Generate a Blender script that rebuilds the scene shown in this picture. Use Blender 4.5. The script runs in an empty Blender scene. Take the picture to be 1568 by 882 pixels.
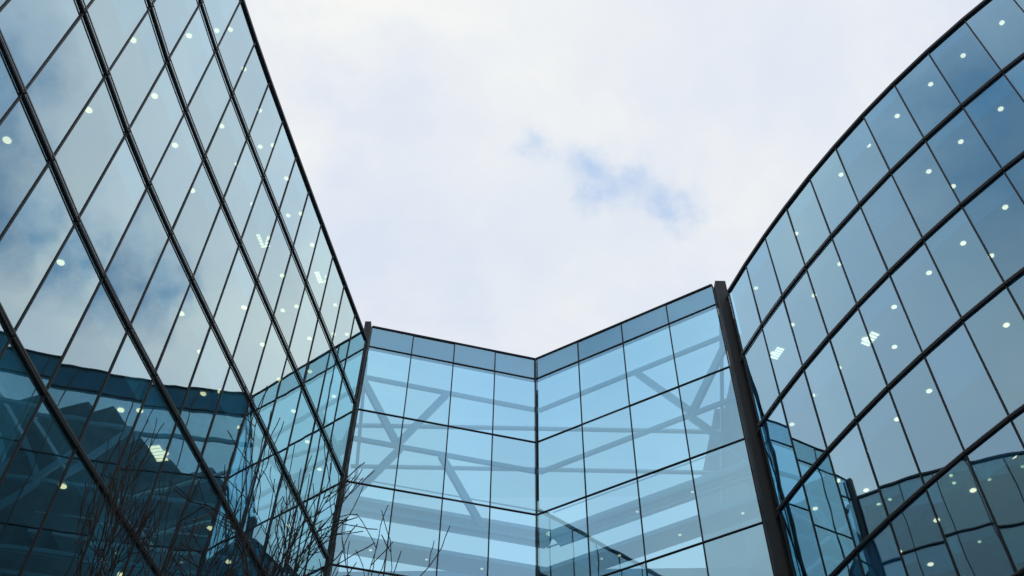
import bpy, bmesh, math, random
from mathutils import Vector, Matrix
random.seed(7)
scene=bpy.context.scene
EYE=1.6
# ---------------------------------------------------------------- camera
P=math.radians(50.8); R=0.0182
cam_d=bpy.data.cameras.new("camera"); cam=bpy.data.objects.new("camera",cam_d)
scene.collection.objects.link(cam); scene.camera=cam
cam_d.sensor_width=36; cam_d.lens=1620/1568*36; cam_d.clip_end=3000; cam_d.clip_start=0.05
F=Vector((0,math.cos(P),math.sin(P))); U0=Vector((0,-math.sin(P),math.cos(P))); R0=Vector((1,0,0))
rt=(R0*math.cos(R)+U0*math.sin(R)); up=(-R0*math.sin(R)+U0*math.cos(R))
m=Matrix((rt,up,-F)).transposed().to_4x4(); m.translation=Vector((0,0,EYE)); cam.matrix_world=m
scene.view_settings.view_transform='Standard'
try: scene.view_settings.look='None'
except: pass
scene.view_settings.exposure=0
# ---------------------------------------------------------------- node helpers
class NT:
    def __init__(s,nt): s.nt=nt; s.nt.nodes.clear()
    def n(s,t,ins=None,**kw):
        nd=s.nt.nodes.new(t)
        for k,v in kw.items(): setattr(nd,k,v)
        if ins:
            for k,v in ins.items():
                if isinstance(v,bpy.types.NodeSocket): s.nt.links.new(v,nd.inputs[k])
                else: nd.inputs[k].default_value=v
        return nd
    def math(s,op,a,b=0.0,clamp=False):
        nd=s.n('ShaderNodeMath',{0:a,1:b},operation=op); nd.use_clamp=clamp; return nd.outputs[0]
    def mix(s,f,a,b):
        nd=s.nt.nodes.new('ShaderNodeMix'); nd.data_type='RGBA'
        for i,v in ((0,f),(6,a),(7,b)):
            if isinstance(v,bpy.types.NodeSocket): s.nt.links.new(v,nd.inputs[i])
            else: nd.inputs[i].default_value=v
        return nd.outputs[2]
def mat(name):
    mt=bpy.data.materials.new(name); mt.use_nodes=True
    return mt,NT(mt.node_tree)
def pbr(name,col,rough=0.5,metal=0.0,var=0.15,scale=3.0):
    mt,t=mat(name)
    co=t.n('ShaderNodeNewGeometry').outputs['Position']
    no=t.n('ShaderNodeTexNoise',{'Vector':co,'Scale':scale,'Detail':5.0}).outputs[0]
    c=t.mix(no,tuple(x*(1-var) for x in col)+(1,),tuple(min(1,x*(1+var)) for x in col)+(1,))
    b=t.n('ShaderNodeBsdfPrincipled',{'Base Color':c,'Roughness':rough,'Metallic':metal})
    t.n('ShaderNodeOutputMaterial',{0:b.outputs[0]})
    return mt
def glass(name,base,power,tint,refl):
    mt,t=mat(name)
    g=t.n('ShaderNodeNewGeometry')
    rnd=g.outputs['Random Per Island']
    no=t.n('ShaderNodeTexNoise',{'Vector':g.outputs['Position'],'Scale':0.55,'Detail':1.0}).outputs[0]
    bmp=t.n('ShaderNodeBump',{'Height':no,'Strength':0.35,'Distance':0.012}).outputs[0]
    lw=t.n('ShaderNodeLayerWeight',{'Blend':0.5}).outputs['Facing']
    pw=t.math('POWER',lw,power)
    fac=t.math('ADD',t.math('MULTIPLY',pw,1-base),base,True)
    v=t.math('ADD',t.math('MULTIPLY',rnd,0.14),0.90)
    rc=t.n('ShaderNodeVectorMath',{0:refl,'Scale':v},operation='SCALE').outputs[0]
    gl=t.n('ShaderNodeBsdfGlossy',{'Color':rc,'Roughness':0.012,'Normal':bmp})
    tc=t.n('ShaderNodeVectorMath',{0:tint,'Scale':v},operation='SCALE').outputs[0]
    tr=t.n('ShaderNodeBsdfTransparent',{'Color':tc})
    mx=t.n('ShaderNodeMixShader',{0:fac,1:tr.outputs[0],2:gl.outputs[0]})
    t.n('ShaderNodeOutputMaterial',{0:mx.outputs[0]})
    return mt
def emis(name,col,st):
    mt,t=mat(name)
    e=t.n('ShaderNodeEmission',{'Color':col+(1,),'Strength':st})
    t.n('ShaderNodeOutputMaterial',{0:e.outputs[0]})
    mt.cycles.emission_sampling='NONE'
    return mt
M_glass=glass("facade_glass",0.09,0.86,(0.24,0.74,0.88),(0.77,0.965,1.0))
M_glass2=glass("curved_facade_glass",0.16,0.92,(0.22,0.66,0.94),(0.59,0.88,1.0))
M_glassA=glass("atrium_glass",0.42,1.7,(0.42,0.74,0.90),(0.50,0.83,1.0))
M_glassR=glass("roof_glass",0.05,4.0,(0.92,0.97,0.98),(0.9,0.95,1.0))
M_frame=pbr("dark_frame",(0.018,0.021,0.024),0.6,0.0)
M_rail=pbr("steel_rail",(0.13,0.12,0.11),0.45,0.4)
M_ceil=pbr("ceiling",(0.26,0.38,0.44),0.8)
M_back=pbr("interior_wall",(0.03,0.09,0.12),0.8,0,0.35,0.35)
M_slab=pbr("slab_edge",(0.26,0.34,0.38),0.7)
M_blind=pbr("roller_blind",(0.46,0.56,0.60),0.8)
M_steel=pbr("painted_steel",(0.74,0.80,0.83),0.45)
M_spand=pbr("spandrel_panel",(0.24,0.42,0.52),0.6)
M_atw=pbr("atrium_wall",(0.32,0.50,0.62),0.7,0,0.2,0.3)
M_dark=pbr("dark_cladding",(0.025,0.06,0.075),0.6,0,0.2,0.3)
M_dwin=pbr("dark_window_band",(0.015,0.035,0.045),0.15,0,0.2,0.3)
M_lamp=emis("ceiling_lamp",(1.0,0.36,0.17),6.5)
M_lampA=emis("atrium_lamp",(1.0,0.66,0.42),1.7)
M_tube=emis("fluorescent_lamp",(1.0,0.38,0.19),6.5)
M_bark=pbr("bark",(0.030,0.025,0.023),0.9,0,0.3,12)
M_pave=pbr("paving",(0.22,0.21,0.20),0.85,0,0.15,0.7)
# ---------------------------------------------------------------- mesh helper
class MB:
    def __init__(s): s.v=[]; s.f=[]
    def quad(s,a,b,c,d):
        i=len(s.v); s.v+= [a,b,c,d]; s.f.append((i,i+1,i+2,i+3))
    def hexa(s,p):
        i=len(s.v); s.v+=p
        for q in ((0,3,2,1),(4,5,6,7),(0,1,5,4),(1,2,6,5),(2,3,7,6),(3,0,4,7)):
            s.f.append(tuple(i+k for k in q))
    def box(s,x0,x1,y0,y1,z0,z1):
        s.hexa([Vector(p) for p in ((x0,y0,z0),(x1,y0,z0),(x1,y1,z0),(x0,y1,z0),(x0,y0,z1),(x1,y0,z1),(x1,y1,z1),(x0,y1,z1))])
    def beam(s,a,b,w,h,upv=Vector((0,0,1))):
        a=Vector(a); b=Vector(b); d=(b-a).normalized()
        if abs(d.dot(upv))>0.99: upv=Vector((1,0,0))
        sd=d.cross(upv).normalized()*w/2; u=sd.cross(d).normalized()*h/2
        s.hexa([a-sd-u,a+sd-u,a+sd+u,a-sd+u,b-sd-u,b+sd-u,b+sd+u,b-sd+u])
    def tube(s,a,b,r0,r1,n=6):
        a=Vector(a); b=Vector(b); d=(b-a).normalized()
        x=d.orthogonal().normalized(); y=d.cross(x)
        i=len(s.v)
        for c,r in ((a,r0),(b,r1)):
            for k in range(n):
                t=2*math.pi*k/n; s.v.append(c+x*math.cos(t)*r+y*math.sin(t)*r)
        for k in range(n):
            s.f.append((i+k,i+(k+1)%n,i+n+(k+1)%n,i+n+k))
    def disc(s,c,r,n=12):
        i=len(s.v)
        for k in range(n):
            t=2*math.pi*k/n; s.v.append(Vector(c)+Vector((math.cos(t)*r,-math.sin(t)*r,0)))
        s.f.append(tuple(range(i,i+n)))
    def strip(s,A,B,z0,z1):
        for i in range(len(A)-1):
            a,b,c,d=A[i],A[i+1],B[i+1],B[i]
            s.quad((*a,z0),(*b,z0),(*c,z0),(*d,z0)); s.quad((*a,z1),(*b,z1),(*c,z1),(*d,z1))
            s.quad((*a,z0),(*b,z0),(*b,z1),(*a,z1)); s.quad((*d,z0),(*c,z0),(*c,z1),(*d,z1))
        for a,d in ((A[0],B[0]),(A[-1],B[-1])):
            s.quad((*a,z0),(*d,z0),(*d,z1),(*a,z1))
    def obj(s,name,mt,parent,smooth=False):
        me=bpy.data.meshes.new(name); me.from_pydata([tuple(v) for v in s.v],[],s.f); me.update()
        me.materials.append(mt)
        if smooth:
            for p in me.polygons: p.use_smooth=True
        o=bpy.data.objects.new(name,me); scene.collection.objects.link(o)
        if parent: o.parent=parent
        return o
def empty(name):
    e=bpy.data.objects.new(name,None); scene.collection.objects.link(e); return e
def normals(pts,side):
    out=[]
    for i in range(len(pts)):
        a=Vector(pts[max(0,i-1)]); b=Vector(pts[min(len(pts)-1,i+1)]); d=(b-a).normalized()
        out.append(Vector((-d.y,d.x))*side)   # outward
    return out
def off(pts,N,k): return [tuple(Vector(p)+n*k) for p,n in zip(pts,N)]
def facade(parent,pts,side,levels,gm,lamp_in,thin=False,interior=True,depth=6.0):
    N=normals(pts,side)
    G=MB(); MU=MB(); TR=MB(); RL=MB(); BL=MB()
    for j in range(len(levels)-1):
        zt,zb=levels[j],levels[j+1]
        for i in range(len(pts)-1):
            a=Vector(pts[i]); b=Vector(pts[i+1]); n=((N[i]+N[i+1])/2).normalized()
            ta=random.gauss(0,0.0020); tb=random.gauss(0,0.0024)
            def cn(p,s1,z,s2):
                q=p+n*(ta*s1*0.8+tb*s2*2.0); return Vector((q.x,q.y,z))
            c=[cn(a,-1,zb+.0,-1),cn(b,1,zb,-1),cn(b,1,zt,1),cn(a,-1,zt,1)]
            if side<0: c.reverse()
            G.quad(*c)
            if interior and random.random()<0.5:
                hh=random.choice((0.5,0.9,0.9,1.4,1.9))
                p0=a-n*0.11+(b-a)*0.04; p1=b-n*0.11-(b-a)*0.04
                BL.quad((p0.x,p0.y,zt-.1-hh),(p1.x,p1.y,zt-.1-hh),(p1.x,p1.y,zt-.1),(p0.x,p0.y,zt-.1))
    for i,p in enumerate(pts):
        n=N[i]; q=Vector(p)+n*0.01
        d=Vector((-n.y,n.x))
        MU.beam((q.x,q.y,levels[-1]),(q.x,q.y,levels[0]),0.034,0.05,Vector((d.x,d.y,0)))
    for j,z in enumerate(levels):
        h=0.075
        if thin: h=0.04
        TR.strip(off(pts,N,0.045 if thin else 0.05),off(pts,N,-0.05),z-h/2,z+h/2)
        if 0<j<len(levels)-1 and not thin:
            RL.strip(off(pts,N,0.115),off(pts,N,0.088),z-0.018,z+0.018)
            for i,p in enumerate(pts):
                q=Vector(p)+N[i]*0.045; e=Vector(p)+N[i]*0.09
                RL.beam((q.x,q.y,z+.003),(e.x,e.y,z+.003),0.03,0.02)
    G.obj("glass_panes",gm,parent); MU.obj("mullions",M_frame,parent)
    TR.obj("transoms",M_frame,parent)
    if RL.v: RL.obj("steel_rails",M_rail,parent)
    if BL.v: BL.obj("roller_blinds",M_blind,parent)
    if interior:
        S=MB(); C=MB(); B=MB(); L=MB(); T=MB()
        for j,z in enumerate(levels[:-1]):
            S.strip(off(pts,N,-0.14),off(pts,N,-0.20),z-0.55,z+0.06)
            C.strip(off(pts,N,-0.21),off(pts,N,-depth),z-0.34,z+0.05)
            for i in range(len(pts)-1):
                mid=(Vector(pts[i])+Vector(pts[i+1]))/2; n=((N[i]+N[i+1])/2).normalized()
                d=Vector((-n.y,n.x))
                for k,dd in enumerate(lamp_in):
                    if random.random()<(0.75 if k==0 else 0.15):
                        q=mid-n*(dd+random.uniform(-.05,.05))+d*random.uniform(-.1,.1)
                        L.disc((q.x,q.y,z-0.36),0.095)
                if random.random()<0.045:
                    q=mid-n*(lamp_in[0]+.2)
                    for k in range(5):
                        o=q+d*(k-2)*0.13
                        a=o-n*0.16; b=o+n*0.16
                        T.beam((a.x,a.y,z-0.365),(b.x,b.y,z-0.365),0.09,0.02)
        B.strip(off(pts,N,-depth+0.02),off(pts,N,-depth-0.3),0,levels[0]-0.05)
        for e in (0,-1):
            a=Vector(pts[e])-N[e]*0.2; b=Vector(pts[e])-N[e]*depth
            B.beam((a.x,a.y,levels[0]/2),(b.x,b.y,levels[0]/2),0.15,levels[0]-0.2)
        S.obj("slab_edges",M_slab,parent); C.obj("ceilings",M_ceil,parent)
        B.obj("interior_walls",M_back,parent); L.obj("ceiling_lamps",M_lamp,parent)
        if T.v: T.obj("fluorescent_lamps",M_tube,parent)
    return N
TOP=37.5
LV=[TOP-4*i for i in range(10)]+[0.0]
# ---------------------------------------------------------------- left building
ctrl=[(-6.65,32.5),(-8.82,22.0),(-9.93,16.0),(-10.38,12.0),(-10.8,8.0),(-11.15,4.0),(-11.4,0.0),(-11.6,-6.0),(-11.7,-14.0)]
def catmull(c,n=40):
    out=[]
    for i in range(len(c)-1):
        p0=Vector(c[max(0,i-1)]);p1=Vector(c[i]);p2=Vector(c[i+1]);p3=Vector(c[min(len(c)-1,i+2)])
        if i==0: p0=p1*2-p2
        for k in range(n):
            t=k/n
            out.append(0.5*((2*p1)+(p2-p0)*t+(2*p0-5*p1+4*p2-p3)*t*t+(3*p1-p0-3*p2+p3)*t**3))
    out.append(Vector(c[-1])); return out
def resample(pl,step,start=0.0):
    out=[tuple(pl[0])]; nxt=start or step; s=0
    for a,b in zip(pl,pl[1:]):
        L=(b-a).length
        while s+L>=nxt:
            t=(nxt-s)/L; out.append(tuple(a+(b-a)*t)); nxt+=step
        s+=L
    return out
Lp=resample(catmull(ctrl),1.67)
lb=empty("glass_office_building")
NL=facade(lb,Lp,1,LV,M_glass,(0.6,1.15))
# ---------------------------------------------------------------- right curved building
Rp=[(9.5,29.3)]; ang=18.3
for i in range(20):
    a=math.radians(ang); x,y=Rp[-1]; Rp.append((x+1.62*math.sin(a),y-1.62*math.cos(a))); ang+=2.15 if i<5 else 2.7
rb=empty("curved_glass_building")
NR=facade(rb,Rp,-1,LV,M_glass2,(0.85,2.0))
for par,pts,N in ((lb,Lp,NL),(rb,Rp,NR)):
    k=MB(); k.strip(off(pts,N,-0.06),off(pts,N,-6.3),TOP+0.07,TOP+0.12); k.obj("roof_deck",M_slab,par)
    k=MB(); k.strip(off(pts,N,0.085),off(pts,N,0.052),TOP-0.05,TOP+0.075); k.obj("roof_edge_trim",M_frame,par)
# added dark masses behind the atrium, blocking sky to darken reflected glass
for par,x0,x1 in ((lb,-22,-10.2),(rb,12.2,26)):
    k=MB(); k.box(x0,x1,45.2,54,0,46); k.box(x0,x1,37.5,45.2,33.5,44.0); k.obj("sky_block_mass",M_dark,par)
# ---------------------------------------------------------------- atrium building
A=Vector((-6.53,32.9)); B=Vector((1.19,34.8)); C=Vector((9.04,30.0))
at=empty("glass_atrium_building")
LA=[38.85,37.5]+LV[1:]
W1=[tuple(A+(B-A)*i/4) for i in range(5)]; W2=[tuple(B+(C-B)*i/4) for i in range(5)]
for pts in (W1,W2):
    facade(at,pts,-1,LA,M_glassA,(),True,False)
k=MB(); kc=MB()
for pts in (W1,W2):
    N=normals(pts,-1); k.strip(off(pts,N,-0.10),off(pts,N,-0.18),37.45,38.8)
    kc.strip(off(pts,N,0.06),off(pts,N,-0.2),38.875,38.90)
k.obj("parapet_panels",M_spand,at); kc.obj("parapet_coping",M_frame,at)
Ab=Vector((-9.0,44)); Cb=Vector((12,43))
k=MB(); s=MB(); kd=MB(); al=MB()
per=[tuple(A+Vector((-.3,.6))),tuple(Ab),tuple(Cb),tuple(C+Vector((.7,.6)))]
for gi,(a,b) in enumerate(zip(per,per[1:])):
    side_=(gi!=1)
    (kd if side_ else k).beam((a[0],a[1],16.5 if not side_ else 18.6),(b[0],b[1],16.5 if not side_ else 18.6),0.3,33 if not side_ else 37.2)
    for z in LV[2:-1]:
        d=(Vector(b)-Vector(a)).normalized(); n=Vector((d.y,-d.x))
        aa=Vector(a)+n*0.9; bb=Vector(b)+n*0.9
        if side_: continue
        s.beam((aa.x,aa.y,z),(bb.x,bb.y,z),1.5,0.3)
        s.beam((aa.x,aa.y,z+1.1),(bb.x,bb.y,z+1.1),0.06,0.06)
        for q in range(6):
            p=aa+(bb-aa)*(q+.5)/6
            al.disc((p.x,p.y,z-0.17),0.08)
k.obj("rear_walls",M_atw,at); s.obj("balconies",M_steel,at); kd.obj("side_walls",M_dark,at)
st=MB(); wk=MB()
for w_i,pts in enumerate((W1,W2)):
    a=Vector(pts[0]); b=Vector(pts[-1]); d=(b-a).normalized(); n=Vector((-d.y,d.x))
    L=(b-a).length
    def PT(s_,inn,z): 
        e=0.40*inn/L
        if w_i==0 and s_>0.99: s_+=e
        if w_i==1 and s_<0.01: s_-=e
        q=a+d*L*s_+n*inn; return (q.x,q.y,z)
    for z in (36.7,32.9,29.2):
        st.beam(PT(0.0,1.2,z),PT(1.0,1.2,z),0.14,0.2)
    bays=((0,.25),(.25,.5)) if w_i==0 else ((.5,.75),(.75,1.0))
    for i,(s0,s1) in enumerate(bays):
        z0,z1=(36.6,33.0) if i%2==0 else (33.0,36.6)
        st.beam(PT(s0+.001,1.2,z0),PT(s1,1.2,z1),0.2,0.3)
    st.beam(PT(0.02 if w_i==0 else .98,1.2,29.3),PT(0.27 if w_i==0 else 0.74,1.2,32.8),0.2,0.3)
    if w_i==0: st.beam(PT(0.75,1.2,29.3),PT(0.5,1.2,32.8),0.2,0.3)
    for z,s0,s1,inn in ((33.2,0.0,1.0,6.0),(29.2,0.0,1.0,3.6)):
        wk.beam(PT(s0,inn,z),PT(s1,inn,z),1.1,0.22)
        st.beam(PT(s0,inn-.55,z+1.1),PT(s1,inn-.55,z+1.1),0.05,0.05)
        for q in range(3):
            p=PT(s0+(s1-s0)*(q+.7)/3.3,inn,z-.125); al.disc(p,0.065)
    for i in (0,2):
        p=PT(i/2,0.4,37.1); q=(p[0]*1.2,43,37.1)
        st.beam(p,q,0.16,0.25)
for y in (38,41):
    st.beam((-8,y,37.35),(10.5,y,37.35),0.2,0.12)
st.obj("steel_trusses",M_steel,at); wk.obj("walkways",M_steel,at); al.obj("atrium_lamps",M_lampA,at)
rg=MB(); rg.v=[(*A,37.62),(*Ab,37.62),(*Cb,37.62),(*C,37.62),(B.x,B.y,37.62)]; rg.f=[(0,1,2,3,4)]
rg.obj("roof_glazing",M_glassR,at)
k=MB(); k.beam((B.x,B.y-0.05,0),(B.x,B.y-0.05,38.86),0.06,0.10,Vector((0,1,0))); k.obj("corner_mullion",M_frame,at)
k=MB()
k.beam((-6.70,32.75,0),(-6.70,32.75,38.9),0.28,0.32,Vector((0,1,0)))
k.beam((9.33,29.85,0),(9.33,29.85,38.7),0.46,0.46,Vector((0,1,0)))
k.obj("steel_columns",M_frame,at)
k=MB()
for z in LV[:-1]:
    k.beam((-6.64,32.48,z),(-6.66,32.75,z-.1),0.05,0.16)
    k.beam((9.5,29.3,z),(9.4,29.8,z-.1),0.05,0.16)
k.obj("brackets",M_frame,at)
# ---------------------------------------------------------------- added tower behind the viewer, blocks sky so mirrored atrium glass goes dark
tw=empty("sky_block_tower")
k=MB(); k.box(-28,6,-48,-22,0,100); k.obj("sky_block_walls",M_dark,tw)
wb=MB()
for j in range(24):
    z=1+4*j
    for i in range(17):
        x=-27.8+2*i
        wb.box(x,x+1.6,-22.05,-21.97,z,z+2.6)
wb.obj("sky_block_windows",M_dwin,tw)
# ---------------------------------------------------------------- ground
g=MB(); g.quad((-1500,-1500,0),(1500,-1500,0),(1500,1500,0),(-1500,1500,0)); g.obj("plaza_ground",M_pave,None)
# ---------------------------------------------------------------- trees
def tree(x,y,top,crown_r,seed,nl=6,maxlev=4):
    """bare tree: trunk, fanning limbs, forked twigs"""
    rnd=random.Random(seed); segs=[]
    def br(p,d,L,r,lev):
        n=4; q=p; dd=d
        for i in range(n):
            dd=(dd+Vector((rnd.gauss(0,.17),rnd.gauss(0,.17),0.04))).normalized()
            e=q+dd*L/n; r0=r*(1-.12*i); r1=r*(1-.12*(i+1))
            segs.append((q,e,r0,r1,lev))
            if lev<maxlev and i>=1 and rnd.random()<.9:
                a=rnd.uniform(0,2*math.pi)
                ax=dd.orthogonal().normalized(); ax=(Matrix.Rotation(a,3,dd)@ax)
                nd=(dd+ax*rnd.uniform(.7,1.2)+Vector((0,0,.06))).normalized()
                br(e,nd,L*rnd.uniform(.45,.72),r1*.6,lev+1)
            q=e
        if lev<maxlev:
            br(q,(dd+Vector((rnd.gauss(0,.15),rnd.gauss(0,.15),.05))).normalized(),L*.62,r1*.7,lev+1)
    H=top*0.5
    trunk_top=Vector((0,0,H)); 
    segs.append((Vector((0,0,0)),Vector((.1,.05,H*.5)),.15,.13,0)); segs.append((Vector((.1,.05,H*.5)),trunk_top,.13,.11,0))
    for i in range(nl):
        a=i*2.4+rnd.uniform(-.3,.3); s_=rnd.uniform(.25,.65)
        d=Vector((math.cos(a)*s_,math.sin(a)*s_,1)).normalized()
        br(trunk_top-Vector((0,0,rnd.uniform(0,1.6))),d,(top-H)*.42,.06,1)
    cz=[e for _,e,_,_,l in segs if l>0]
    zm=max(v.z for v in cz); rs=sorted(math.hypot(v.x,v.y) for v in cz)[int(len(cz)*.93)]
    kx=crown_r/rs; kz=(top-H+1.6)/(zm-H+1.6)
    def T(v):
        return Vector((x+v.x*(kx if v.z>H-1.6 else 1),y+v.y*(kx if v.z>H-1.6 else 1),(H-1.6)+(v.z-H+1.6)*kz if v.z>H-1.6 else v.z))
    mb=MB()
    for a,b,r0,r1,l in segs: mb.tube(T(a),T(b),max(r0,.010),max(r1,.008),7 if l<2 else 4)
    return mb
tree(-4.3,15.5,15.9,2.5,5,8).obj("bare_tree",M_bark,None)
tree(-7.0,17.0,17.6,1.7,11,5).obj("bare_tree.001",M_bark,None)
# ---------------------------------------------------------------- world
w=bpy.data.worlds.new("World"); scene.world=w; w.use_nodes=True
t=NT(w.node_tree)
sunel=math.radians(72); sunrot=math.radians(2)
sky=t.n('ShaderNodeTexSky',sky_type='NISHITA'); sky.sun_disc=False; sky.sun_elevation=sunel; sky.sun_rotation=sunrot
dirv=t.n('ShaderNodeTexCoord').outputs['Generated']
n1=t.n('ShaderNodeTexNoise',{'Vector':dirv,'Scale':2.6,'Detail':7.0,'Roughness':0.55,'Distortion':0.3})
n2=t.n('ShaderNodeTexNoise',{'Vector':dirv,'Scale':9.0,'Detail':8.0,'Roughness':0.6})
wr=t.n('ShaderNodeVectorMath',{0:n2.outputs['Color'],1:(0.5,0.5,0.5)},operation='SUBTRACT').outputs[0]
wr=t.n('ShaderNodeVectorMath',{0:wr,'Scale':0.16},operation='SCALE').outputs[0]
wd=t.n('ShaderNodeVectorMath',{0:dirv,1:wr},operation='ADD').outputs[0]
def blob(c,r,amp=1.0):
    c=Vector(c).normalized()
    d=t.n('ShaderNodeVectorMath',{0:wd,1:tuple(c)},operation='DISTANCE').outputs['Value']
    mr=t.n('ShaderNodeMapRange',{0:d,1:0.0,2:r,3:amp,4:0.0},interpolation_type='SMOOTHSTEP')
    return mr.outputs[0]
def blobs(lst):
    acc=None
    for c,r,a in lst:
        b=blob(c,r,a); acc=b if acc is None else t.math('ADD',acc,b)
    return acc
brk=t.n('ShaderNodeMapRange',{0:n1.outputs[0],1:0.36,2:0.6,3:0.35,4:1.15},interpolation_type='SMOOTHSTEP').outputs[0]
near=t.math('MULTIPLY',blobs([((.0257,.521,.853),.035,.8),((.075,.54,.84),.04,.7),((.105,.555,.826),.05,1.0),((.145,.565,.812),.045,1.0),((.06,.56,.80),.15,.3)]),brk,True)
deep=t.math('MULTIPLY',blobs([((.53,.31,.79),.12,1.9),((.569,.397,.718),.10,2.1),((-.52,-.22,.82),.42,.8),((-.65,.1,.6),.3,.2),((.2,-.6,.7),.5,.25)]),brk,True)
c1=t.n('ShaderNodeMapRange',{0:n1.outputs[0],1:0.38,2:0.64},interpolation_type='SMOOTHSTEP').outputs[0]
c2=t.n('ShaderNodeMapRange',{0:n2.outputs[0],1:0.35,2:0.65,3:-0.14,4:0.14}).outputs[0]
cream=blob((.02,.42,.9),.34,1.0)
cl=t.math('ADD',t.math('ADD',t.math('MULTIPLY',c1,0.8),c2),t.math('MULTIPLY',cream,0.6),True)
cloud=t.mix(cl,(7.1,7.75,9.0,1),(9.3,9.35,9.15,1))
light_blue=t.mix(0.85,sky.outputs[0],(4.6,6.3,8.9,1))
deep_blue=t.mix(0.6,sky.outputs[0],(1.2,3.7,6.4,1))
col=t.mix(deep,t.mix(near,cloud,light_blue),deep_blue)
bg=t.n('ShaderNodeBackground',{0:col,1:0.10})
t.n('ShaderNodeOutputWorld',{0:bg.outputs[0]})
# ---------------------------------------------------------------- sun
sd=bpy.data.lights.new("sun",'SUN'); sd.energy=0.8; sd.angle=math.radians(14); sd.color=(1,.96,.9)
so=bpy.data.objects.new("sun",sd); scene.collection.objects.link(so)
az=sunrot
sdir=Vector((math.sin(az)*math.cos(sunel),math.cos(az)*math.cos(sunel),math.sin(sunel)))
so.rotation_euler=(-sdir).to_track_quat('-Z','Y').to_euler()
